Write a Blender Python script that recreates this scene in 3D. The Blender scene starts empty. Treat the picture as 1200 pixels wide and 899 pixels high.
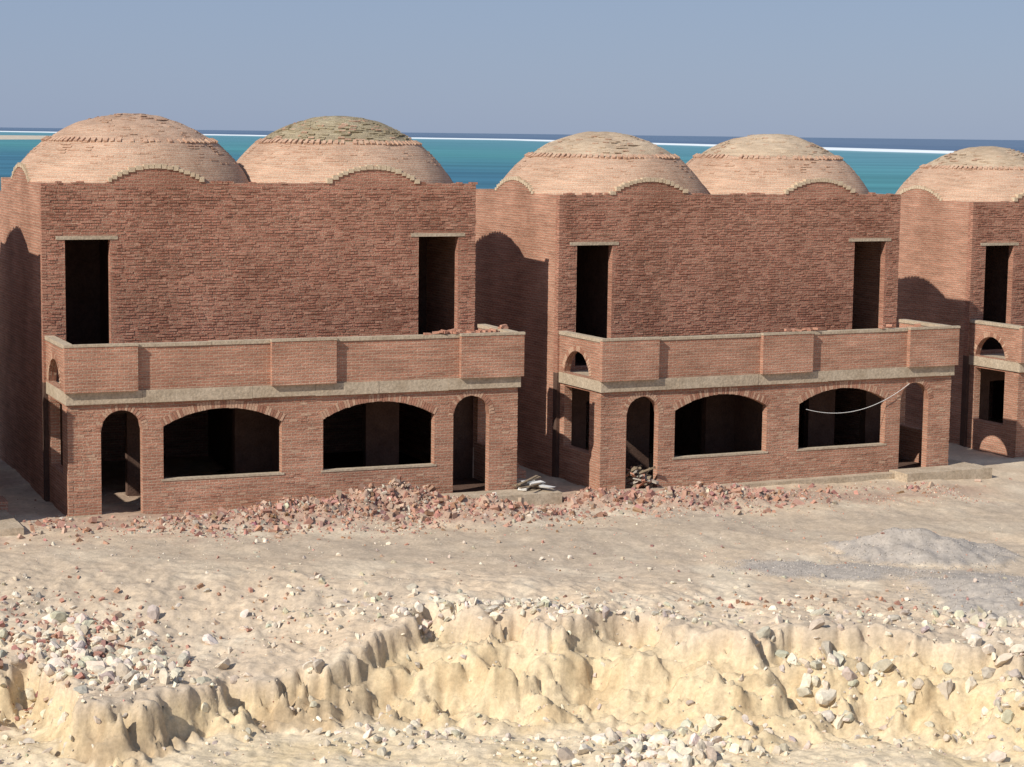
import bpy, numpy as np, math, random
from mathutils import Matrix, Vector
random.seed(7); rng=np.random.default_rng(7)
scene=bpy.context.scene

# ------------------------------------------------------------------ helpers
def smooth(t):
    t=np.clip(t,0,1); return t*t*(3-2*t)
def hash2(ix,iy,seed):
    h=(ix*374761393+iy*668265263+seed*982451653)&0xffffffff
    h=((h^(h>>13))*1274126177)&0xffffffff
    return ((h^(h>>16))&0xffff)/65536.0
def pnoise(x,y,seed=0):
    x=np.asarray(x,float); y=np.asarray(y,float)
    xi=np.floor(x).astype(np.int64); yi=np.floor(y).astype(np.int64)
    xf=x-xi; yf=y-yi
    def g(ix,iy,dx,dy):
        a=hash2(ix,iy,seed)*2*math.pi
        return np.cos(a)*dx+np.sin(a)*dy
    u=xf*xf*xf*(xf*(xf*6-15)+10); v=yf*yf*yf*(yf*(yf*6-15)+10)
    a=g(xi,yi,xf,yf); b=g(xi+1,yi,xf-1,yf); c=g(xi,yi+1,xf,yf-1); d=g(xi+1,yi+1,xf-1,yf-1)
    return ((a+(b-a)*u)+((c+(d-c)*u)-(a+(b-a)*u))*v)*1.5
def fbm(x,y,seed=0,o=4,lac=2.1,gain=.5):
    s=0;a=1;f=1
    for k in range(o):
        s=s+a*pnoise(x*f+k*17.3,y*f-k*9.1,seed+k); a*=gain; f*=lac
    return s
def worley(x,y,seed=0):
    x=np.asarray(x,float); y=np.asarray(y,float)
    xi=np.floor(x).astype(np.int64); yi=np.floor(y).astype(np.int64)
    f1=np.full(x.shape,9.); f2=np.full(x.shape,9.); val=np.zeros(x.shape)
    for i in (-1,0,1):
        for j in (-1,0,1):
            cx,cy=xi+i,yi+j
            d=np.hypot(cx+hash2(cx,cy,seed)-x,cy+hash2(cx,cy,seed+7)-y); r=hash2(cx,cy,seed+13)
            near=d<f1; f2=np.where(near,f1,np.minimum(f2,d)); val=np.where(near,r,val); f1=np.where(near,d,f1)
    return val,f2-f1

def new_mat(name):
    m=bpy.data.materials.new(name); m.use_nodes=True
    nt=m.node_tree; nt.nodes.clear()
    out=nt.nodes.new('ShaderNodeOutputMaterial'); b=nt.nodes.new('ShaderNodeBsdfPrincipled')
    nt.links.new(b.outputs[0],out.inputs[0])
    b.inputs['Roughness'].default_value=.95
    b.inputs['Specular IOR Level'].default_value=.1
    return m,nt,b
def N(nt,t,**k):
    n=nt.nodes.new(t)
    for a,v in k.items(): setattr(n,a,v)
    return n
def ramp(nt,stops,src):
    r=nt.nodes.new('ShaderNodeValToRGB'); e=r.color_ramp.elements
    while len(e)<len(stops): e.new(.5)
    for i,(p,c) in enumerate(stops):
        e[i].position=p; e[i].color=(c,c,c,1) if isinstance(c,(int,float)) else (*c,1)
    nt.links.new(src,r.inputs[0]); return r.outputs[0]
def mix(nt,a,b,fac,mode='MIX'):
    m=nt.nodes.new('ShaderNodeMix'); m.data_type='RGBA'; m.blend_type=mode
    for sock,v in ((m.inputs[0],fac),(m.inputs[6],a),(m.inputs[7],b)):
        if isinstance(v,(int,float)): sock.default_value=v
        elif isinstance(v,tuple): sock.default_value=(*v,1)
        else: nt.links.new(v,sock)
    return m.outputs[2]
def noise(nt,vec,scale,detail=4,rough=.55):
    n=nt.nodes.new('ShaderNodeTexNoise'); n.inputs['Scale'].default_value=scale
    n.inputs['Detail'].default_value=detail; n.inputs['Roughness'].default_value=rough
    if vec is not None: nt.links.new(vec,n.inputs['Vector'])
    return n
def mapping(nt,vec,sc):
    m=nt.nodes.new('ShaderNodeMapping'); m.inputs['Scale'].default_value=sc
    nt.links.new(vec,m.inputs['Vector']); return m.outputs[0]
def mth(nt,op,a,b_=0,c=None):
    n=N(nt,'ShaderNodeMath',operation=op)
    for i,v in enumerate((a,b_,c)):
        if v is None: continue
        if isinstance(v,(int,float)): n.inputs[i].default_value=v
        else: nt.links.new(v,n.inputs[i])
    return n.outputs[0]

# ------------------------------------------------------------------ materials
def brick_material(name,c1,c2,mortar,bump=1.0,pale=.35,var=1.0):
    m,nt,b=new_mat(name); L=nt.links.new
    uv=N(nt,'ShaderNodeUVMap').outputs[0]; tc=N(nt,'ShaderNodeTexCoord').outputs['Object']
    def dist(vec,src,amp):
        s=N(nt,'ShaderNodeVectorMath',operation='SUBTRACT'); L(src,s.inputs[0]); s.inputs[1].default_value=(.5,.5,.5)
        q=N(nt,'ShaderNodeVectorMath',operation='MULTIPLY_ADD'); L(s.outputs[0],q.inputs[0]); q.inputs[1].default_value=amp; L(vec,q.inputs[2]); return q.outputs[0]
    nz=noise(nt,uv,1.6,1); nz2=noise(nt,uv,26,1)
    v=dist(uv,nz.outputs['Color'],(.06,.05,0)); v=dist(v,nz2.outputs['Color'],(.03,.020,0))
    br=N(nt,'ShaderNodeTexBrick'); L(v,br.inputs['Vector'])
    for k,val in (('Scale',1),('Mortar Size',.012),('Mortar Smooth',.4),('Bias',-.05),('Brick Width',.235),('Row Height',.075)): br.inputs[k].default_value=val
    br.inputs['Color1'].default_value=(*c1,1); br.inputs['Color2'].default_value=(*c2,1); br.inputs['Mortar'].default_value=(*mortar,1)
    col=br.outputs['Color']
    g1=noise(nt,tc,.5,4,.62)
    col=mix(nt,col,ramp(nt,[(.3,(.74,.70,.68)),(.7,(1.2,1.22,1.23))],g1.outputs[0]),var,'MULTIPLY')
    st=noise(nt,mapping(nt,uv,(.6,6.5,1)),1.3,3,.65)
    col=mix(nt,col,ramp(nt,[(.32,.76),(.68,1.18)],st.outputs[0]),var,'MULTIPLY')
    st2=noise(nt,mapping(nt,uv,(6,13,1)),1.0,3,.7)
    fs=ramp(nt,[(.5,0.0),(.68,1.0)],st2.outputs[0])
    col=mix(nt,col,mortar,mth(nt,'MULTIPLY',fs,pale))
    sp=ramp(nt,[(.3,.84),(.7,1.14)],nz2.outputs[0])
    col=mix(nt,col,sp,1.0,'MULTIPLY')
    L(col,b.inputs['Base Color'])
    h=mth(nt,'MULTIPLY_ADD',br.outputs['Fac'],-1.0,1.0)
    h=mth(nt,'MULTIPLY_ADD',nz2.outputs[0],.8,h); h=mth(nt,'MULTIPLY_ADD',st2.outputs[0],1.3,h)
    bp=N(nt,'ShaderNodeBump'); bp.inputs['Strength'].default_value=.9; bp.inputs['Distance'].default_value=.015*bump
    L(h,bp.inputs['Height']); L(bp.outputs[0],b.inputs['Normal'])
    return m
M_brick=brick_material('brick_wall',(.46,.225,.15),(.385,.18,.12),(.49,.345,.25))
M_brick_up=brick_material('brick_upper',(.43,.195,.135),(.335,.145,.098),(.45,.29,.205),1.4,.35)
M_dome=brick_material('brick_dome',(.50,.31,.21),(.44,.255,.17),(.54,.41,.30),.6,.5,.7)
M_cap=brick_material('brick_cap',(.53,.39,.27),(.47,.33,.22),(.56,.46,.33),.8,.5,.8)
M_cap2=brick_material('brick_cap_grey',(.38,.31,.195),(.29,.22,.14),(.45,.38,.26),1.6,.6)
def rough_mat(name,c1,c2,scale=3,bump=.02,speck=.25):
    m,nt,b=new_mat(name); tc=N(nt,'ShaderNodeTexCoord')
    n1=noise(nt,tc.outputs['Object'],scale,5,.65); n2=noise(nt,tc.outputs['Object'],scale*9,3,.7)
    c=ramp(nt,[(.3,c1),(.7,c2)],n1.outputs[0])
    c=mix(nt,c,ramp(nt,[(.3,1-speck),(.7,1+speck)],n2.outputs[0]),1.0,'MULTIPLY')
    nt.links.new(c,b.inputs['Base Color'])
    bp=N(nt,'ShaderNodeBump'); bp.inputs['Distance'].default_value=bump; bp.inputs['Strength'].default_value=.8
    nt.links.new(n2.outputs[0],bp.inputs['Height']); nt.links.new(bp.outputs[0],b.inputs['Normal'])
    return m
M_conc=rough_mat('concrete',(.37,.29,.205),(.50,.41,.305),1.5)
M_loose=rough_mat('loose_brick',(.36,.165,.11),(.48,.27,.19),4,.01,.35)
M_edge=rough_mat('edge_brick',(.43,.245,.165),(.53,.37,.26),5,.01,.35)
M_pale=rough_mat('mortared_edge',(.50,.37,.25),(.60,.49,.35),5,.01,.35)
M_dark=rough_mat('interior_shade',(.085,.05,.038),(.13,.08,.06),2)  # room shade put into the colour, keeps interiors dark behind the openings
M_roof=rough_mat('roof_sand',(.4,.3,.22),(.5,.4,.3),2)

def col_mat(name,bump=.02,sc=14,speck=.2,bd=.6):
    m,nt,b=new_mat(name); tc=N(nt,'ShaderNodeTexCoord')
    a=N(nt,'ShaderNodeVertexColor'); a.layer_name='Col'
    n1=noise(nt,tc.outputs['Object'],sc,5,.72); n2=noise(nt,tc.outputs['Object'],sc*.12,3,.6)
    c=mix(nt,a.outputs[0],ramp(nt,[(.3,1-speck),(.7,1+speck)],n1.outputs[0]),1.0,'MULTIPLY')
    c=mix(nt,c,ramp(nt,[(.3,1-speck*.4),(.7,1+speck*.4)],n2.outputs[0]),1.0,'MULTIPLY')
    nt.links.new(c,b.inputs['Base Color'])
    bp=N(nt,'ShaderNodeBump'); bp.inputs['Distance'].default_value=bump; bp.inputs['Strength'].default_value=bd
    nt.links.new(n1.outputs[0],bp.inputs['Height']); nt.links.new(bp.outputs[0],b.inputs['Normal'])
    return m
M_ground=col_mat('sandy_ground',.022,11,.2,.8)
M_rock=col_mat('stone',.015,12,.18)

# ------------------------------------------------------------------ mesh builder
class MB:
    def __init__(s): s.v=[];s.f=[];s.uv=[];s.m=[]
    def face(s,pts,uvs,mi=0):
        k=len(s.v); s.v+=pts; s.f.append(tuple(range(k,k+len(pts)))); s.uv+=uvs; s.m.append(mi)
    def box(s,u0,u1,v0,v1,z0,z1,mi=0):
        s.face([(u0,v0,z0),(u1,v0,z0),(u1,v0,z1),(u0,v0,z1)],[(u0,z0),(u1,z0),(u1,z1),(u0,z1)],mi)
        s.face([(u1,v1,z0),(u0,v1,z0),(u0,v1,z1),(u1,v1,z1)],[(u1,z0),(u0,z0),(u0,z1),(u1,z1)],mi)
        s.face([(u0,v1,z0),(u0,v0,z0),(u0,v0,z1),(u0,v1,z1)],[(v1,z0),(v0,z0),(v0,z1),(v1,z1)],mi)
        s.face([(u1,v0,z0),(u1,v1,z0),(u1,v1,z1),(u1,v0,z1)],[(v0,z0),(v1,z0),(v1,z1),(v0,z1)],mi)
        s.face([(u0,v0,z1),(u1,v0,z1),(u1,v1,z1),(u0,v1,z1)],[(u0,v0),(u1,v0),(u1,v1),(u0,v1)],mi)
        s.face([(u0,v1,z0),(u1,v1,z0),(u1,v0,z0),(u0,v0,z0)],[(u0,v1),(u1,v1),(u1,v0),(u0,v0)],mi)
    def obox(s,c,ax,ay,az,mi=0,jit=0):
        c=Vector(c); pts=[]
        for k in (-1,1):
            for j in (-1,1):
                for i in (-1,1):
                    p=c+ax*i+ay*j+az*k
                    if jit: p+=Vector((random.uniform(-jit,jit),random.uniform(-jit,jit),random.uniform(-jit,jit)))
                    pts.append(tuple(p))
        for q in ((0,1,5,4),(3,2,6,7),(2,0,4,6),(1,3,7,5),(4,5,7,6),(2,3,1,0)):
            s.face([pts[i] for i in q],[(0.02,.01),(.2,.01),(.2,.06),(.02,.06)],mi)
    def wall(s,org,d,n,length,th,z0,top,ops=(),mi=0,uo=0.0):
        org=Vector(org+(0,)); d=Vector(d+(0,)); n=Vector(n+(0,))
        P=lambda a,t,z: tuple(org+d*a+n*t+Vector((0,0,z)))
        T=top if callable(top) else (lambda a:top)
        br={0.0,length}
        if callable(top): br|=set(np.arange(0,length,.12).round(4))
        for o in ops:
            k=16 if o[4]>0 else 1
            for i in range(k+1): br.add(round(o[0]+(o[1]-o[0])*i/k,5))
        br=sorted(br)
        def ceil(o,a):
            if o[4]<=0: return o[3]
            w=o[1]-o[0]; r=o[4]; R=(w*w/4+r*r)/(2*r); zc=o[3]+r-R; x=a-(o[0]+o[1])/2
            return zc+math.sqrt(max(R*R-x*x,0))
        for a,b in zip(br[:-1],br[1:]):
            if b-a<1e-4: continue
            mid=(a+b)/2
            cov=sorted([o for o in ops if o[0]<mid<o[1]],key=lambda o:o[2])
            la,lb=z0,z0; segs=[]
            for o in cov:
                segs.append((la,lb,o[2],o[2])); la,lb=ceil(o,a),ceil(o,b)
            segs.append((la,lb,T(a),T(b)))
            for (p,q,r_,t_) in segs:
                s.face([P(a,0,p),P(b,0,q),P(b,0,t_),P(a,0,r_)],[(a+uo,p),(b+uo,q),(b+uo,t_),(a+uo,r_)],mi)
                s.face([P(b,th,q),P(a,th,p),P(a,th,r_),P(b,th,t_)],[(b+uo,q),(a+uo,p),(a+uo,r_),(b+uo,t_)],mi)
                s.face([P(a,0,r_),P(b,0,t_),P(b,th,t_),P(a,th,r_)],[(a,0),(b,0),(b,th),(a,th)],mi)
                s.face([P(a,th,p),P(b,th,q),P(b,0,q),P(a,0,p)],[(a,th),(b,th),(b,0),(a,0)],mi)
        for o in ops:
            for a in (o[0],o[1]):
                zt=ceil(o,a)
                s.face([P(a,0,o[2]),P(a,th,o[2]),P(a,th,zt),P(a,0,zt)],[(0,o[2]),(th,o[2]),(th,zt),(0,zt)],mi)
        for a in (0,length):
            s.face([P(a,0,z0),P(a,th,z0),P(a,th,T(a)),P(a,0,T(a))],[(0,z0),(th,z0),(th,T(a)),(0,T(a))],mi)
    def arch_ring(s,org,d,n,o,dep=.11,mi=0,proud=.006):
        org=Vector(org+(0,)); d=Vector(d+(0,)); n=Vector(n+(0,))
        w=o[1]-o[0]; r=o[4]; R=(w*w/4+r*r)/(2*r); zc=o[3]+r-R; x0=(o[0]+o[1])/2
        a0=math.asin(min(1,w/2/R)); k=max(6,int(2*a0*R/.075))
        for i in range(k):
            a=-a0+(i+.5)*2*a0/k
            rad=Vector((0,0,1))*math.cos(a)+d*math.sin(a); tan=d*math.cos(a)-Vector((0,0,1))*math.sin(a)
            rr=R+dep+.004
            c=org+d*x0+Vector((0,0,zc))+rad*rr+n*(-proud+.04-random.uniform(0,.006))
            s.obox(c,tan*(.032),rad*(dep+random.uniform(-.012,.01)),n*.04,mi if random.random()<.5 else 0,.004)
    def build(s,name,mats,parent=None):
        me=bpy.data.meshes.new(name); me.from_pydata(s.v,[],s.f)
        uvl=me.uv_layers.new(name='UVMap'); uvl.data.foreach_set('uv',np.array(s.uv,dtype=np.float32).ravel())
        for m in mats: me.materials.append(m)
        me.polygons.foreach_set('material_index',s.m); me.update()
        ob=bpy.data.objects.new(name,me); scene.collection.objects.link(ob)
        if parent: ob.parent=parent
        return ob

# ------------------------------------------------------------------ houses
W,D,Ld=12.44,2.55,6.16
HS,HP,HU=3.34,4.55,8.56
UL,UR=-.11,W-.27
R=3.85; ZC=10.47-R
bw=(UR-UL)/2
def house(idx,x,y,z,ang,capmats):
    e=bpy.data.objects.new('brick_house',None); scene.collection.objects.link(e)
    e.location=(x,y,z); e.rotation_euler=(0,0,math.radians(ang)); e.empty_display_size=1
    uo=idx*3.37; t=.25
    B=MB(); C=MB(); S=MB(); U=MB()
    ops=[(.84,1.91,.08,2.3,.53),(2.46,5.65,.97,2.36,.42),(W-5.65,W-2.46,.97,2.36,.42),(W-1.91,W-.84,.08,2.3,.53)]
    SB=3.02
    B.wall((0,0),(1,0),(0,1),W,t,-.8,SB-.002,ops,0,uo)
    for o in ops: B.arch_ring((0,0),(1,0),(0,1),o,.075 if o[4]>.5 else .10,2)
    for o in ops[1:3]: C.box(o[0]-.06,o[1]+.06,-.018,.2,.93,.985,0)
    for u in (0.0,W-t):
        B.wall((u,t),(0,1),(1,0),D-t,t,-.8,SB-.002,[(.45,2.02,1.15,2.95,0)],0,uo+1)
    a=-.06
    while a<W+.05:
        b_=min(a+random.uniform(1.5,3.2),W+.06)
        C.box(a,b_-.004,-.085-random.uniform(0,.015),.3,SB+random.uniform(-.012,.012),HS,0); a=b_
    C.box(-.055,W+.055,.301,D-.003,SB,HS-.002,0)
    PT=4.45
    B.wall((-.05,-.045),(1,0),(0,1),W+.10,.2,HS+.002,PT,[],0,uo+.3)
    for u in (-.05,W-.15):
        o=(.5,2.06,HS+.02,3.40,.66)
        B.wall((u,.156),(0,1),(1,0),D-.16,.2,HS+.002,PT,[o],0,uo+.7)
        if u<0: B.arch_ring((u,.156),(0,1),(1,0),o,.075,2)
    a=-.075
    while a<W+.07:
        b_=min(a+random.uniform(1.2,2.6),W+.075)
        C.box(a,b_-.005,-.065-random.uniform(0,.02),.165,PT+.002,HP-random.uniform(0,.02),0); a=b_
    for u in (-.075,W-.175): C.box(u,u+.25,.167,D-.003,PT+.002,HP,0)
    for a,b_ in ((-.1,1.77),(5.32,7.1),(W-1.77,W+.1)):
        B.box(a,b_,-.205,-.048,HS+.003,HP-.05,0)
        C.box(a-.015,b_+.015,-.22,-.09,HP-.048,HP+.02,0)
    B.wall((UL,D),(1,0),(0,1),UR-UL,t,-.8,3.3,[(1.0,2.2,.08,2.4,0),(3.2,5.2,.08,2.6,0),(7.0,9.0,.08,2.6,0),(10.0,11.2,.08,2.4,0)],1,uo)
    c1,c2=UL+bw/2,UL+1.5*bw
    arcR=math.sqrt(R*R-(bw/2)**2)
    def ztop(a):
        best=HU
        for c in (bw/2,1.5*bw):
            q=arcR**2-(a-c)**2
            if q>0: best=max(best,ZC+math.sqrt(q)+.06)
        return best
    arcV=math.sqrt(R*R-(Ld/2)**2)
    def zside(a,c=Ld/2-t):
        q=arcV**2-(a-c)**2
        return max(HU-.02, ZC+math.sqrt(q)+.04) if q>0 else HU-.02
    dl=(.60,1.80,HS+.12,7.07,0); dr=(UR-UL-1.72,UR-UL-.52,HS+.12,7.07,0)
    U.wall((UL,D),(1,0),(0,1),UR-UL,t,3.301,ztop,[dl,dr],0,uo+.9)
    for o in (dl,dr):
        C.box(UL+o[0]-.24,UL+o[1]+.2,D-.02,D+.2,7.072,7.17,0)
    B.wall((UL,D+t),(0,1),(1,0),Ld-2*t,t,-.8,zside,[],0,uo+2)
    B.wall((UR-t,D+t),(0,1),(1,0),Ld-2*t,t,-.8,zside,[],0,uo+4)
    B.wall((UL,D+Ld-t),(1,0),(0,1),UR-UL,t,-.8,ztop,[],0,uo+5)
    # sea-side wing
    E=D+Ld; ws=[(1.2,2.4,.1,2.3,.5),(3.2,5.6,.9,2.3,.4),(6.6,9,.9,2.3,.4),(9.8,11,.1,2.3,.5),(1.2,2.4,3.5,6.6,0),(9.8,11,3.5,6.6,0)]
    B.wall((UL,E+2.4),(1,0),(0,1),UR-UL,t,-1.2,8.1,ws,0,uo+6)
    for u in (UL,UR-t): B.wall((u,E+.002),(0,1),(1,0),2.396,t,-1.2,8.1,[],0,uo+7)
    S.box(UL+t,UR-t,E,E+2.4,7.7,7.95,1); S.box(UL+t,UR-t,E,E+2.4,3.05,3.3,1)
    # inner cross walls, floors, partition, roof
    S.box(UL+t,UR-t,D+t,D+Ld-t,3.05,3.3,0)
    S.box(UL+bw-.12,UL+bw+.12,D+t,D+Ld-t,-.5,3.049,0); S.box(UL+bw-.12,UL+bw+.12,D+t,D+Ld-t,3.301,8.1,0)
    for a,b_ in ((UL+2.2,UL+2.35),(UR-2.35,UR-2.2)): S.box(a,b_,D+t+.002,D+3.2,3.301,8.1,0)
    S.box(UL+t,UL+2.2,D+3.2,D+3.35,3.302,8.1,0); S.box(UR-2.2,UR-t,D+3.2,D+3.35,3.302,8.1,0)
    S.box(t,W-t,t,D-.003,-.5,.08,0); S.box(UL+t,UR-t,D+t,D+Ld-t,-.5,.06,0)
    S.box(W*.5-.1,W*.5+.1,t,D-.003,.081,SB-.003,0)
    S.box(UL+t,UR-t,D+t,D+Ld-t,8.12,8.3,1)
    C.box(-.06,.83,-.07,-.003,-.5,.16,0)
    C.box(W-2.3,W+.95,-1.0,-.075,-.6,.17,0)
    C.box(W+.012,W+.95,-.074,1.6,-.6,.15,0)
    if idx==2: C.box(1.95,W-2.31,-.35,-.003,-.6,.10,0)
    for k in range(4): B.box(W+.02,W+1.0-.22*k,1.62,2.5,.15+.22*k if k else -.6,.15+.22*(k+1),0)
    def inop(a,zz,oo,m=.12): return any(o[0]-m<a<o[1]+m and o[2]-m<zz<o[3]+o[4]+m+.1 for o in oo)
    for k in range(4200):
        a=random.uniform(.15,UR-UL-.15); zz=(math.floor(random.uniform(4.0,HU-.1)/.075)+.5)*.075
        if inop(a,zz,(dl,dr)): continue
        w=random.choice((.055,.1,.11,.11)); pr=random.uniform(.002,.02)
        U.box(UL+a-w,UL+a+w,D-pr,D+.05,zz-.028,zz+.024,random.choice((1,0,0,0,0,0,0,0)))
    for k in range(900):
        a=random.uniform(.15,W-.15); zz=(math.floor(random.uniform(0,2.9)/.075)+.5)*.075
        if inop(a,zz,ops,.2): continue
        pr=random.uniform(.002,.010); B.box(a-.105,a+.105,-pr,.05,zz-.028,zz+.024,random.choice((0,0,0,0,2)))
    for k in range(int((HU-4.6)/.075)):
        zz=4.6+k*.075
        for sgn,uc in ((-1,UL),(1,UR)):
            pr=random.uniform(.001,.02); l=random.choice((.11,.22)); a,b_=(uc-pr,uc+l) if sgn<0 else (uc-l,uc+pr)
            U.box(a,b_,D-random.uniform(.001,.016),D+.11,zz+.006,zz+.066,random.choice((0,0,0,1)))
    for k in range(int(2.9/.075)):
        zz=.05+k*.075
        for sgn,uc in ((-1,0),(1,W)):
            pr=random.uniform(.001,.014); l=random.choice((.11,.22)); a,b_=(uc-pr,uc+l) if sgn<0 else (uc-l,uc+pr)
            B.box(a,b_,-random.uniform(.001,.012),.11,zz+.006,zz+.066,0)
    a=0.05
    while a<UR-UL-.1:
        w=random.uniform(.05,.11)
        zt=ztop(a+w); onarc=zt>HU+.03
        if onarc or random.random()<.4:
            hh=random.uniform(.0,.05)+(.04 if onarc else 0.01)
            U.box(UL+a,UL+a+2*w-.015,D-random.uniform(.003,.02)-(.02 if onarc else 0),D+t-.03,zt-(.05 if onarc else .02),zt+hh,3 if onarc else 0)
        a+=2*w
    a=.05
    while a<Ld-2*t-.1:
        w=.06; zt=zside(a+w)
        if zt>HU: U.box(UL-random.uniform(.01,.03),UL+t-.03,D+t+a,D+t+a+2*w-.012,zt-.05,zt+random.uniform(.03,.08),3)
        a+=2*w
    B.build('lower_walls',[M_brick,M_dark,M_edge],e)
    U.build('upper_walls',[M_brick_up,M_loose,M_edge,M_pale],e)
    C.build('concrete_trim',[M_conc],e)
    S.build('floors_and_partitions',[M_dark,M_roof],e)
    for di,(cu,cm) in enumerate(((c1,capmats[0]),(c2,capmats[1]))):
        G=MB(); cv=D+Ld/2; nt_,nr=144,44; zb=8.15; rb=math.sqrt(R*R-(zb-ZC)**2); rc=2.32
        seed=idx*10+di
        TH=2*math.pi*np.arange(nt_+1)/nt_; TN=2*math.pi*(np.arange(nt_+1)%nt_)/nt_
        rs=np.minimum((bw/2-.005)/np.maximum(abs(np.cos(TH)),1e-6),(Ld/2-.012)/np.maximum(abs(np.sin(TH)),1e-6)); rm=np.minimum(rs,rb)
        ii=np.arange(nr+1)[:,None]
        rr=np.where(ii<=26,rc*ii/26,rc+(rm[None]-rc)*(ii-26)/(nr-26))
        fade=1-smooth((rr-2.5)/.4)*.7
        zz=ZC+np.sqrt(np.maximum(R*R-rr*rr,0))+(pnoise(np.cos(TN)*rr*2.4+seed,np.sin(TN)*rr*2.4,seed)*.025+pnoise(np.cos(TN)*rr*.9+9+seed,np.sin(TN)*rr*.9,seed+5)*.05)*fade
        zz=zz-.05*(ii<26)
        px_,py_=cu+rr*np.cos(TH),cv+rr*np.sin(TH); ph=np.arcsin(np.minimum(1,rr/R))*R; tu=np.broadcast_to(TH*3.6,rr.shape)
        for i in range(nr):
            for j in range(nt_):
                q=((i,j),(i+1,j),(i+1,j+1),(i,j+1))
                G.face([(px_[a],py_[a],zz[a]) for a in q],[(tu[a],ph[a]) for a in q],1 if i<26 else 0)
        k=int(2*math.pi*rc/.17)
        for i in range(k):
            if random.random()<.08: continue
            th=2*math.pi*i/k; r_=rc+.02; z_=ZC+math.sqrt(R*R-r_*r_)
            rd=Vector((math.cos(th),math.sin(th),-.6)).normalized(); tn=Vector((-math.sin(th),math.cos(th),0)); up=rd.cross(tn)
            G.obox((cu+r_*math.cos(th),cv+r_*math.sin(th),z_),rd*.09,tn*.05,up*random.uniform(.03,.055),2,.01)
        rough_cap=cm is M_cap2
        for i in range(900 if rough_cap else 420):
            th=random.uniform(0,6.283); r_=math.sqrt(random.uniform(.01,1))*3.0
            if max(abs(math.cos(th)),abs(math.sin(th)))*r_>2.8: continue
            r_=round(r_/.08)*.08
            if r_<.1: continue
            z_=ZC+math.sqrt(R*R-r_*r_)-(.05 if r_<rc else 0)
            nn=Vector((r_*math.cos(th),r_*math.sin(th),math.sqrt(R*R-r_*r_))).normalized(); tn=Vector((-math.sin(th),math.cos(th),0)); s2=nn.cross(tn)
            G.obox((cu+r_*math.cos(th),cv+r_*math.sin(th),z_),tn*.09,s2*.03,nn*random.uniform(.004,.035 if rough_cap and r_<rc else .014),random.choice((0,1,1,1)) if r_<rc else 0,.004)
        G.build('dome',[M_dome,cm,M_edge],e)
    return e
H1=(-11.26,51.76,0,23.4); H2=(2.56,58.50,-.34,26.2); H3=(16.82,67.97,-.68,26.2)
u1=(math.cos(math.radians(23.4)),math.sin(math.radians(23.4)))
H0=(-11.26-u1[0]*14.6+.1,51.76-u1[1]*14.6-.9,.15,23.0)
house(1,*H1,(M_dome,M_cap2)); house(2,*H2,(M_cap,M_cap)); house(3,*H3,(M_cap,M_cap)); house(0,*H0,(M_dome,M_cap))
def loc(Hh,u,v):
    a=math.radians(Hh[3]); return (Hh[0]+u*math.cos(a)-v*math.sin(a),Hh[1]+u*math.sin(a)+v*math.cos(a))
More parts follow.
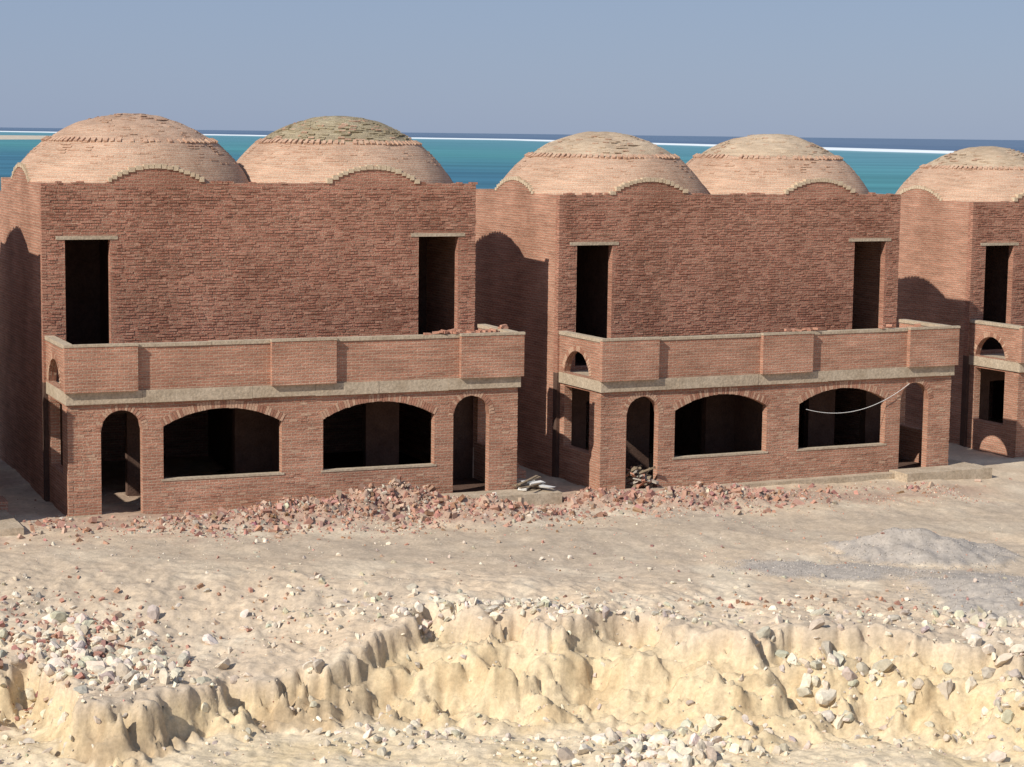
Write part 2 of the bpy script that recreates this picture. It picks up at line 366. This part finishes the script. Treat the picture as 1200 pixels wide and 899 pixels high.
# ------------------------------------------------------------------ terrain
mounds=[]
for Hh,u,v,h,su,sv in ((H1,8.4,-1.3,.66,1.5,.7),(H1,6.2,-1.8,.40,1.4,.8),(H1,4.4,-1.6,.28,1.0,.7),(H1,10.6,-2.4,.40,1.6,.8),(H2,-.9,-1.8,.34,1.2,.8),(H2,1.6,-2.4,.34,1.4,.9),(H2,3.6,-2.3,.24,1.4,.8),(H1,2.6,-1.8,.22,.9,.6)):
    x,y=loc(Hh,u,v); mounds.append((x,y,h,su,sv,math.radians(Hh[3])))
GRAV=((10.3,51.0,2.4,1.8,.6),(11.4,46.6,2.4,2.6,.22),(7.6,48.6,2.6,1.1,.06))
def terr(x,y,parts=False):
    x=np.asarray(x,float); y=np.asarray(y,float)
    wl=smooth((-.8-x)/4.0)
    top=np.clip(-.34*(x+5.5)/13.8,-.95,.25)-wl*1.05*smooth((47.2-y)/6.5)-.15*smooth((46.5-y)/3.5)
    rough=smooth((47.5-y)/2.5)
    top=top+fbm(x*.35,y*.35,3,4)*.08+fbm(x*1.3,y*1.3,11,4)*.022*(1+2.8*rough)
    md=np.zeros(x.shape)
    for mx,my,h,su,sv,a in mounds:
        dx,dy=x-mx,y-my; p=dx*math.cos(a)+dy*math.sin(a); q=-dx*math.sin(a)+dy*math.cos(a)
        g=np.exp(-(p/su)**2-(q/sv)**2); md=np.maximum(md,g)
        top=top+h*g*(1+.45*fbm(x*2.5,y*2.5,21,3))
    gm=np.zeros(x.shape)
    for cx,cy,rx,ry,h in GRAV:
        r=np.hypot((x-cx)/rx,(y-cy)/ry)+.22*fbm(x*.9,y*.9,23,3)
        k=np.clip(1-r,0,1); top=top+h*(k**1.1)*1.2; gm=np.maximum(gm,smooth(k*(6 if h>.5 else 3)))
    ye=43.5*(1-wl)+40.7*wl-.05*x*(1-wl)
    ye=ye+pnoise(x*.28,3.3,31)*1.3+pnoise(x*.7,7.7,32)*.4+fbm(x*.9,y*1.3,33,5)*.55
    ye=ye+1.3*np.exp(-((x+9.9)/.9)**2)-1.0*np.exp(-((x+7.4)/1.1)**2)-.8*np.exp(-((x-8.8)/1.1)**2)
    run=3.0*(1-wl)+1.2*wl+pnoise(x*.35,1.2,36)*1.0*(1-.7*wl)
    t=(ye-y)/run+.08*fbm(x*.9+3,y*1.8,37,4)*(y<ye); tt=np.clip(t,0,1)
    lip=(.30+.2*wl)*smooth(tt*(7-3*wl))
    l2=.18*smooth((tt-.40-.25*pnoise(x*.45,2.2,38))*7)
    prof=np.clip(lip+l2+(.52-.2*wl)*smooth(tt*.95+.02),0,1); prof=np.where(tt<=0,0,prof)
    zb=-2.1+fbm(x*.4,y*.4,41,4)*.18
    z=top*(1-prof)+zb*prof
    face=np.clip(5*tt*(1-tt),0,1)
    wx=x+.3*fbm(x*1.2,y*2,45,4); wy=y+.2*fbm(x*1.2,y*2,46,4)
    c1,e1=worley(wx*.8,wy*1.8,51); c2,e2=worley(wx*2.8,wy*5.5,52)
    m1=smooth(fbm(x*.5,y*.8,47,3)*1.6+.4)
    z=z+face*((c1-.5)*.30*smooth(e1*4)*(.4+.6*m1)+(c2-.5)*.13*m1*smooth(e2*4))
    z=z-face*(np.abs(fbm(x*.7,y*1.3,53,5))*.30-.08)
    z=z+fbm(x*4,y*5,61,4)*.028*(rough+.15)*(1+face*m1*1.5)
    z=z+.12*np.exp(-((y-ye-.35)/.4)**2)*smooth(fbm(x*1.2,y*1.2,63,3)+.3)
    z=z-4.6*smooth((y-95)/70)
    if parts: return z,face,prof,wl,gm,md
    return z
def axis(segs):
    out=[]
    for a,b,s in segs: out+=list(np.arange(a,b-1e-6,s))
    out.append(segs[-1][1]); return np.array(out)
gx=axis([(-3000,-300,300),(-300,-60,30),(-60,-24,3),(-24,-15,.5),(-15,15,.055),(15,24,.3),(24,60,3),(60,300,30),(300,3000,300)])
gy=axis([(-400,-40,60),(-40,20,5),(20,34,.5),(34,48,.05),(48,60,.12),(60,80,.5),(80,220,8)])
X,Y=np.meshgrid(gx,gy)
Z,face,prof,wl,gm,md=terr(X,Y,True)
nx,ny=len(gx),len(gy)
verts=np.stack([X,Y,Z],-1).reshape(-1,3)
I=np.arange(nx*ny).reshape(ny,nx)
quads=np.stack([I[:-1,:-1],I[:-1,1:],I[1:,1:],I[1:,:-1]],-1).reshape(-1,4)
def np_mesh(name,verts,faces,mat,cols=None,smoothf=True):
    me=bpy.data.meshes.new(name); k=faces.shape[1]
    me.vertices.add(len(verts)); me.vertices.foreach_set('co',verts.astype(np.float32).ravel())
    me.loops.add(faces.size); me.loops.foreach_set('vertex_index',faces.astype(np.int32).ravel())
    me.polygons.add(len(faces)); me.polygons.foreach_set('loop_start',np.arange(0,faces.size,k,dtype=np.int32))
    me.polygons.foreach_set('loop_total',np.full(len(faces),k,dtype=np.int32))
    me.update(calc_edges=True); me.validate()
    me.polygons.foreach_set('use_smooth',np.full(len(me.polygons),smoothf))
    if cols is not None:
        a=me.color_attributes.new('Col','FLOAT_COLOR','POINT')
        c=np.ones((len(verts),4),np.float32); c[:,:3]=cols; a.data.foreach_set('color',c.ravel())
    me.materials.append(mat); ob=bpy.data.objects.new(name,me); scene.collection.objects.link(ob); return ob
def mixc(a,b,t): return a*(1-t[...,None])+b*t[...,None]
sand=np.array([.57,.445,.315]); track=np.array([.50,.40,.295]); yel=np.array([.63,.495,.305]); pale=np.array([.67,.56,.415]); red=np.array([.38,.245,.18]); grey=np.array([.38,.335,.29])
n1=fbm(X*.25,Y*.5,71,5); n2=fbm(X*1.1,Y*1.1,72,5); n3=fbm(X*.5,Y*.5,75,5)
C=mixc(np.broadcast_to(sand,X.shape+(3,)),track,smooth(.5+n1*1.2))
C=mixc(C,pale,smooth(n3*1.4+.0)*.7)
a1=math.radians(24.5)
vv=-(X+11.26)*math.sin(a1)+(Y-51.76)*math.cos(a1)
C=mixc(C,red,smooth((vv+3.6)/1.6+n2*.9)*.6*(Y<62)*smooth(.55+fbm(X*.35,Y*.35,78,3)))
C=mixc(C,red,smooth(md*1.8)*.75)
C=mixc(C,track*.88,smooth((vv+9)/2+n2*.3)*smooth((-3-vv)/2)*.6)
C=mixc(C,grey,gm*.9)
C=mixc(C,yel,smooth(prof*2.2)*(.75+.25*smooth(n2+.5)))
C=mixc(C,pale,smooth((prof-.86)*6)*.6*smooth(.7+n3))
C=mixc(C,np.array([.50,.36,.21]),np.clip(face,0,1)*smooth(n2*1.6-.05)*.6)
C=mixc(C,np.array([.34,.245,.155]),np.clip(face,0,1)*wl*smooth(n3*1.4+.4)*.7)  # ledge shadow on the left bank faces, painted in as dark brown
C=C*(1+.12*np.clip(fbm(X*4,Y*4,77,3),-1,1))[...,None]
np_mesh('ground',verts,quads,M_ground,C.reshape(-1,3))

# ------------------------------------------------------------------ rocks
import bmesh
def ico(sub):
    bm=bmesh.new(); bmesh.ops.create_icosphere(bm,subdivisions=sub,radius=1); bm.verts.ensure_lookup_table()
    v=np.array([list(a.co) for a in bm.verts]); f=np.array([[a.index for a in p.verts] for p in bm.faces]); bm.free(); return v,f
def rots(n):
    q=rng.normal(size=(n,4)); q/=np.linalg.norm(q,axis=1)[:,None]; w,x,y,z=q.T
    return np.stack([1-2*(y*y+z*z),2*(x*y-z*w),2*(x*z+y*w),2*(x*y+z*w),1-2*(x*x+z*z),2*(y*z-x*w),2*(x*z-y*w),2*(y*z+x*w),1-2*(x*x+y*y)],-1).reshape(n,3,3)
CUBE=(np.array([[i,j,k] for k in (-1,1) for j in (-1,1) for i in (-1,1)],float),np.array([(0,1,5,4),(3,2,6,7),(2,0,4,6),(1,3,7,5),(4,5,7,6),(2,3,1,0)]))
def scatter(name,x,y,size,cols,base,aspect=(1,.8,.6),jit=.18,sink=.25,lift=0):
    n=len(x); V,F=base; k=len(V)
    P=np.repeat(V[None],n,0)
    if k>8:
        for _ in range(6):
            d=rng.normal(size=(n,3)); d/=np.linalg.norm(d,axis=1)[:,None]; lim=rng.uniform(.35,.8,n)
            dot=np.einsum('nkc,nc->nk',P,d); ex=np.maximum(dot-lim[:,None],0); P=P-ex[...,None]*d[:,None,:]
    P=P*(1+rng.normal(size=(n,k,1))*jit*.4)
    P=P*(np.array(aspect)[None]*rng.uniform(.7,1.3,(n,3)))[:,None,:]
    P=np.einsum('nij,nkj->nki',rots(n),P)*size[:,None,None]
    P=P+np.stack([x,y,terr(x,y)+size*(.5-sink)*.5+lift],-1)[:,None,:]
    FF=(F[None]+(np.arange(n)*k)[:,None,None]).reshape(-1,F.shape[1])
    return np_mesh(name,P.reshape(-1,3),FF,M_rock,np.repeat(cols,k,0),False)
def lime(n):
    c=np.array([.60,.52,.41])*rng.uniform(.68,1.3,(n,1)); return np.clip(c+rng.normal(size=(n,3))*.015,0,.8)
def redc(n):
    c=np.array([.40,.22,.16])*rng.uniform(.6,1.3,(n,1)); return np.clip(c+rng.normal(size=(n,3))*.012,0,1)
xs=[];ys=[];ss=[]
def add(n,cx,cy,sx,sy,s0,s1):
    xs.append(rng.normal(cx,sx,n));ys.append(rng.normal(cy,sy,n));ss.append(s0+(s1-s0)*rng.random(n)**2.3)
add(330,-9.2,42.3,1.2,.9,.04,.25); add(150,-7.6,41.2,.8,.6,.04,.24); add(70,-10.6,44.2,.7,.5,.03,.16)
add(190,-.6,44.1,1.2,.3,.03,.18); add(90,1.5,43.7,1.2,.3,.03,.15); add(90,-4.5,43.8,1.2,.9,.03,.16)
add(130,7.2,42.2,.9,.6,.04,.28); add(110,9.8,44.0,1.5,.5,.03,.18); add(170,10.7,41.3,.8,.9,.04,.28)
add(240,3.3,39.9,.9,.6,.04,.24); add(70,1.5,39.0,.8,.6,.03,.17); add(120,-2.5,40.3,1.4,.7,.03,.16); add(60,-9.5,38.6,1.2,.6,.04,.2)
add(300,3.5,44.0,4.8,.7,.02,.13); add(90,8.5,40.2,1.8,.7,.03,.16); add(200,0,40.8,6,1.2,.02,.12)
xs.append(rng.uniform(-13,13,450));ys.append(rng.uniform(38,50,450));ss.append(.02+.08*rng.random(450)**3)
xs.append(np.array([-6.35,-3.95,-4.1,9.75,2.9,-8.5,-10.2,-7.9]));ys.append(np.array([43.1,41.6,41.7,42.3,41.2,41.4,42.6,42.4]));ss.append(np.array([.28,.22,.17,.3,.2,.28,.24,.24]))
x=np.concatenate(xs);y=np.concatenate(ys);s=np.concatenate(ss)
scatter('limestone_rocks',x,y,s,lime(len(x)),ico(2))
n=12000; x=rng.uniform(-14,14,n); y=rng.uniform(37.5,55,n)
dens=smooth(fbm(x*.5,y*.6,91,4)*1.2+.4)*(.35+.65*smooth((45.5-y)/2)); k=rng.random(n)<dens; x,y=x[k],y[k]
c=lime(len(x)); rr=rng.random(len(x))<.2; c[rr]=redc(rr.sum())*1.2
scatter('pebbles',x,y,.01+.03*rng.random(len(x))**2,c,ico(1))
xs=[];ys=[]
for cx,cy,rx,ry,h in GRAV:
    r=np.sqrt(rng.random(1700))*1.05; a=rng.uniform(0,6.283,1700); xs.append(cx+r*rx*np.cos(a)); ys.append(cy+r*ry*np.sin(a))
x=np.concatenate(xs);y=np.concatenate(ys)
scatter('gravel',x,y,.008+.022*rng.random(len(x)),np.array([.38,.34,.30])*rng.uniform(.7,1.3,(len(x),1)),ico(1))
# red brick rubble
xs=[];ys=[];ss=[]
def addl(Hh,n,u,v,su,sv,s0=.03,s1=.12):
    a=rng.normal(u,su,n);b=rng.normal(v,sv,n); b=np.where(b>-.2,-.4-abs(b)*.5,b); th=math.radians(Hh[3])
    xs.append(Hh[0]+a*math.cos(th)-b*math.sin(th));ys.append(Hh[1]+a*math.sin(th)+b*math.cos(th));ss.append(s0+(s1-s0)*rng.random(n)**2.4)
addl(H1,1000,8.4,-1.5,1.3,.6);addl(H1,480,6.0,-1.9,1.2,.6);addl(H1,260,4.3,-1.7,.9,.6);addl(H1,180,2.6,-1.9,.9,.7);addl(H1,520,10.8,-2.5,1.3,.6);addl(H1,200,7,-3,3,.7,.02,.08)
addl(H2,480,1.6,-2.4,1.3,.7);addl(H2,260,-.7,-2.0,1.0,.7);addl(H2,270,3.8,-2.3,1.2,.7);addl(H2,70,8,-2.0,2.5,.8);addl(H1,90,-.6,-1.5,.6,1)
add(400,-9.0,42.6,1.0,1.0,.03,.12); add(90,-10.8,43.8,.8,.8,.03,.09); add(60,-5.5,44.6,1.2,.8,.03,.07)
add(170,6.5,45.0,2.5,.4,.02,.08)
xs.append(rng.uniform(-13,12,260));ys.append(rng.uniform(45,54,260));ss.append(.02+.04*rng.random(260)**2)
x=np.concatenate(xs);y=np.concatenate(ys);s=np.concatenate(ss)
def clear(x,y):
    ok=np.ones(len(x),bool)
    for Hh in (H1,H2,H3,H0):
        th=math.radians(Hh[3]); dx,dy=x-Hh[0],y-Hh[1]; u=dx*math.cos(th)+dy*math.sin(th); v=-dx*math.sin(th)+dy*math.cos(th)
        ok&=~((u>-.2)&(u<W+.2)&(v>-.15)&(v<D+Ld)); ok&=~((u>W-2.4)&(u<W+1)&(v>-1.05)&(v<1.7))
    return ok
k=clear(x,y); x,y,s=x[k],y[k],s[k]
half=rng.random(len(x))<.4
c=redc(half.sum()); w=rng.random(len(c))<.3; c[w]=c[w]*.4+np.array([.50,.40,.3])*.6
scatter('brick_rubble',x[half],y[half],s[half],c,CUBE,(1.1,.6,.45),.12,.25)
c=redc((~half).sum()); w=rng.random(len(c))<.36; c[w]=lime(w.sum())*.75
scatter('brick_rubble',x[~half],y[~half],s[~half],c,ico(1))
n=16000; u=rng.uniform(-1,26,n); v=-2.1+rng.normal(size=n)*1.0; th=math.radians(24.6)
x=-11.26+u*math.cos(th)-v*math.sin(th); y=51.76+u*math.sin(th)+v*math.cos(th)
mdv=terr(x,y,True)[5]
k=clear(x,y)&(rng.random(n)<np.maximum(smooth(fbm(x*.5,y*.5,95,3)+.35)*.6,mdv*1.3)); x,y=x[k],y[k]
c=redc(len(x))*1.15; w=rng.random(len(c))<.35; c[w]=lime(w.sum())*.85
scatter('brick_crumbs',x,y,.01+.03*rng.random(len(x)),c,ico(1))

# ------------------------------------------------------------------ loose bricks on parapets, rubbish in gap, cable
def randframe(t=.2):
    a=random.uniform(0,3.14); dx=Vector((math.cos(a),math.sin(a),random.uniform(-t,t))).normalized(); dy=Vector((-math.sin(a),math.cos(a),0)); return dx,dy,dx.cross(dy)
def place(G,name,mats,Hh):
    ob=G.build(name,mats); ob.location=Hh[:3]; ob.rotation_euler=(0,0,math.radians(Hh[3])); return ob
def loose(name,Hh,pts):
    G=MB()
    for u,v,z,n_,su in pts:
        for k in range(n_):
            dx,dy,dz=randframe()
            G.obox((random.gauss(u,su),v+random.uniform(-.06,.06),z+random.uniform(.02,.10)*random.random()+.02),dx*.1,dy*.05,dz*.03,0,.006)
    place(G,name,[M_loose],Hh)
loose('loose_bricks',H1,[(10.4,.04,HP,14,.3),(11.4,.04,HP,9,.2),(W+.0,1.0,HP,3,.05)])
loose('loose_bricks',H2,[(6.6,-.02,HP+.02,8,.4),(10,.04,HP,3,.5)])
M_white=rough_mat('cement_bags',(.6,.58,.54),(.72,.7,.67),3,.02,.12)
M_wood=rough_mat('dry_wood',(.2,.15,.1),(.3,.23,.16),6,.01,.2)
G=MB()
for k in range(7):
    dx,dy,dz=randframe(.15)
    G.obox((W+.35+random.uniform(-.35,.35),-.3+random.uniform(-.35,.5),.22+random.uniform(0,.09)),dx*.2,dy*.12,dz*.03,0,.03)
for k in range(6):
    a=random.uniform(-.5,.9); dx=Vector((math.cos(a),math.sin(a),random.uniform(-.1,.15))).normalized(); dy=Vector((-math.sin(a),math.cos(a),0)); dz=dx.cross(dy)
    G.obox((W+.3,-.2+random.uniform(-.4,.4),.26+.03*k),dx*.5,dy*.04,dz*.015,1)
place(G,'cement_bags_and_boards',[M_white,M_wood],H1)
M_sack=rough_mat('dusty_sacking',(.33,.28,.23),(.46,.41,.35),3,.02,.2)
G=MB()
for k in range(40):
    dx,dy,dz=randframe(.9)
    G.obox((1.4+random.uniform(-.35,.35),.15+random.uniform(-.25,.4),.15+random.uniform(0,.55)),dx*random.uniform(.08,.25),dy*.05,dz*.025,random.choice((0,1,1,1,2,2)),.02)
place(G,'debris_heap',[M_sack,M_wood,M_loose],H2)
cu=bpy.data.curves.new('hanging_cable','CURVE'); cu.dimensions='3D'; cu.bevel_depth=.009; sp=cu.splines.new('POLY'); m=24; sp.points.add(m)
for i in range(m+1):
    f=i/m; sp.points[i].co=(7.0+f*3.8,-.06-.2*f*(1-f),2.2+.62*f-4*f*(1-f)*.42,1)
cu.materials.append(M_white); ob=bpy.data.objects.new('hanging_cable',cu); scene.collection.objects.link(ob); ob.location=H2[:3]; ob.rotation_euler=(0,0,math.radians(H2[3]))

# ------------------------------------------------------------------ sea
m,nt,b=new_mat('sea_water'); L=nt.links.new
geo=N(nt,'ShaderNodeNewGeometry').outputs['Position']; sx=N(nt,'ShaderNodeSeparateXYZ'); L(geo,sx.inputs[0])
d=mth(nt,'ADD',sx.outputs[1],mth(nt,'ADD',mth(nt,'MULTIPLY',mth(nt,'MAXIMUM',sx.outputs[0],0),5.3),mth(nt,'MULTIPLY',mth(nt,'MINIMUM',sx.outputs[0],0),1.2)))
nn=noise(nt,mapping(nt,geo,(.008,.0012,1)),1.0,4)
d=mth(nt,'ADD',d,mth(nt,'MULTIPLY',mth(nt,'SUBTRACT',nn.outputs[0],.5),550))
dn=mth(nt,'DIVIDE',d,10000)
col=ramp(nt,[(.0,(.045,.15,.22)),(.07,(.05,.155,.225)),(.12,(.075,.245,.27)),(.22,(.09,.24,.29)),(.36,(.11,.255,.31)),(.41,(.17,.32,.37)),(.428,(.80,.84,.85)),(.51,(.80,.84,.85)),(.525,(.095,.15,.235)),(1.0,(.12,.175,.26))],dn)  # stops beyond the surf are lightened, aerial haze painted into the water
n4=noise(nt,mapping(nt,geo,(.003,.02,1)),1.0,4)
col=mix(nt,col,ramp(nt,[(.3,.76),(.7,1.2)],n4.outputs[0]),1.0,'MULTIPLY')
L(col,b.inputs['Base Color']); b.inputs['Roughness'].default_value=.7; b.inputs['Specular IOR Level'].default_value=.08
me=bpy.data.meshes.new('sea'); me.from_pydata([(-60000,150,-4),(60000,150,-4),(60000,60000,-4),(-60000,60000,-4)],[],[(0,1,2,3)]); me.materials.append(m); ob=bpy.data.objects.new('sea',me); scene.collection.objects.link(ob)
th=np.linspace(0,2*np.pi,64,endpoint=False); pts=[(0,0,.3)]+[(260*math.cos(a)*(1+.1*math.sin(3*a)),900*math.sin(a),-.1) for a in th]
me=bpy.data.meshes.new('sandbank'); me.from_pydata(pts,[],[(0,1+i,1+(i+1)%64) for i in range(64)]); me.materials.append(rough_mat('sandbank_sand',(.5,.43,.33),(.56,.48,.38),.01)); ob=bpy.data.objects.new('sandbank',me); scene.collection.objects.link(ob); ob.location=(-790,2700,-3.9)

# ------------------------------------------------------------------ light
el=math.radians(36); sd=Vector((-.664,-.748,0)).normalized()*math.cos(el)+Vector((0,0,math.sin(el)))
sl=bpy.data.lights.new('sun','SUN'); sl.energy=5.0; sl.angle=math.radians(.53); sl.color=(1,.95,.86)
so=bpy.data.objects.new('sun',sl); scene.collection.objects.link(so); so.rotation_euler=sd.to_track_quat('Z','Y').to_euler()
w=bpy.data.worlds.new('World'); scene.world=w; w.use_nodes=True; nt=w.node_tree; nt.nodes.clear()
o=nt.nodes.new('ShaderNodeOutputWorld'); bg=nt.nodes.new('ShaderNodeBackground'); sk=nt.nodes.new('ShaderNodeTexSky')
sk.sky_type='NISHITA'; sk.sun_disc=False; sk.sun_elevation=el; sk.sun_rotation=math.atan2(sd.x,sd.y)%(2*math.pi); sk.air_density=1; sk.dust_density=.4; sk.ozone_density=2
hz=mix(nt,sk.outputs[0],(3.6,4.7,7.1),.8)
nt.links.new(hz,bg.inputs[0]); bg.inputs[1].default_value=.078; nt.links.new(bg.outputs[0],o.inputs[0])

# ------------------------------------------------------------------ camera
cam=bpy.data.cameras.new('camera'); cam.sensor_width=36; cam.lens=2414.66/1200*36; cam.clip_start=.1; cam.clip_end=200000
co=bpy.data.objects.new('camera',cam); scene.collection.objects.link(co)
co.matrix_world=Matrix.Translation((0,0,10))@Matrix.Rotation(math.radians(90-6.922),4,'X')@Matrix.Rotation(math.radians(.718),4,'Z')
scene.camera=co
scene.view_settings.view_transform='Standard'; scene.view_settings.look='None'; scene.view_settings.exposure=0
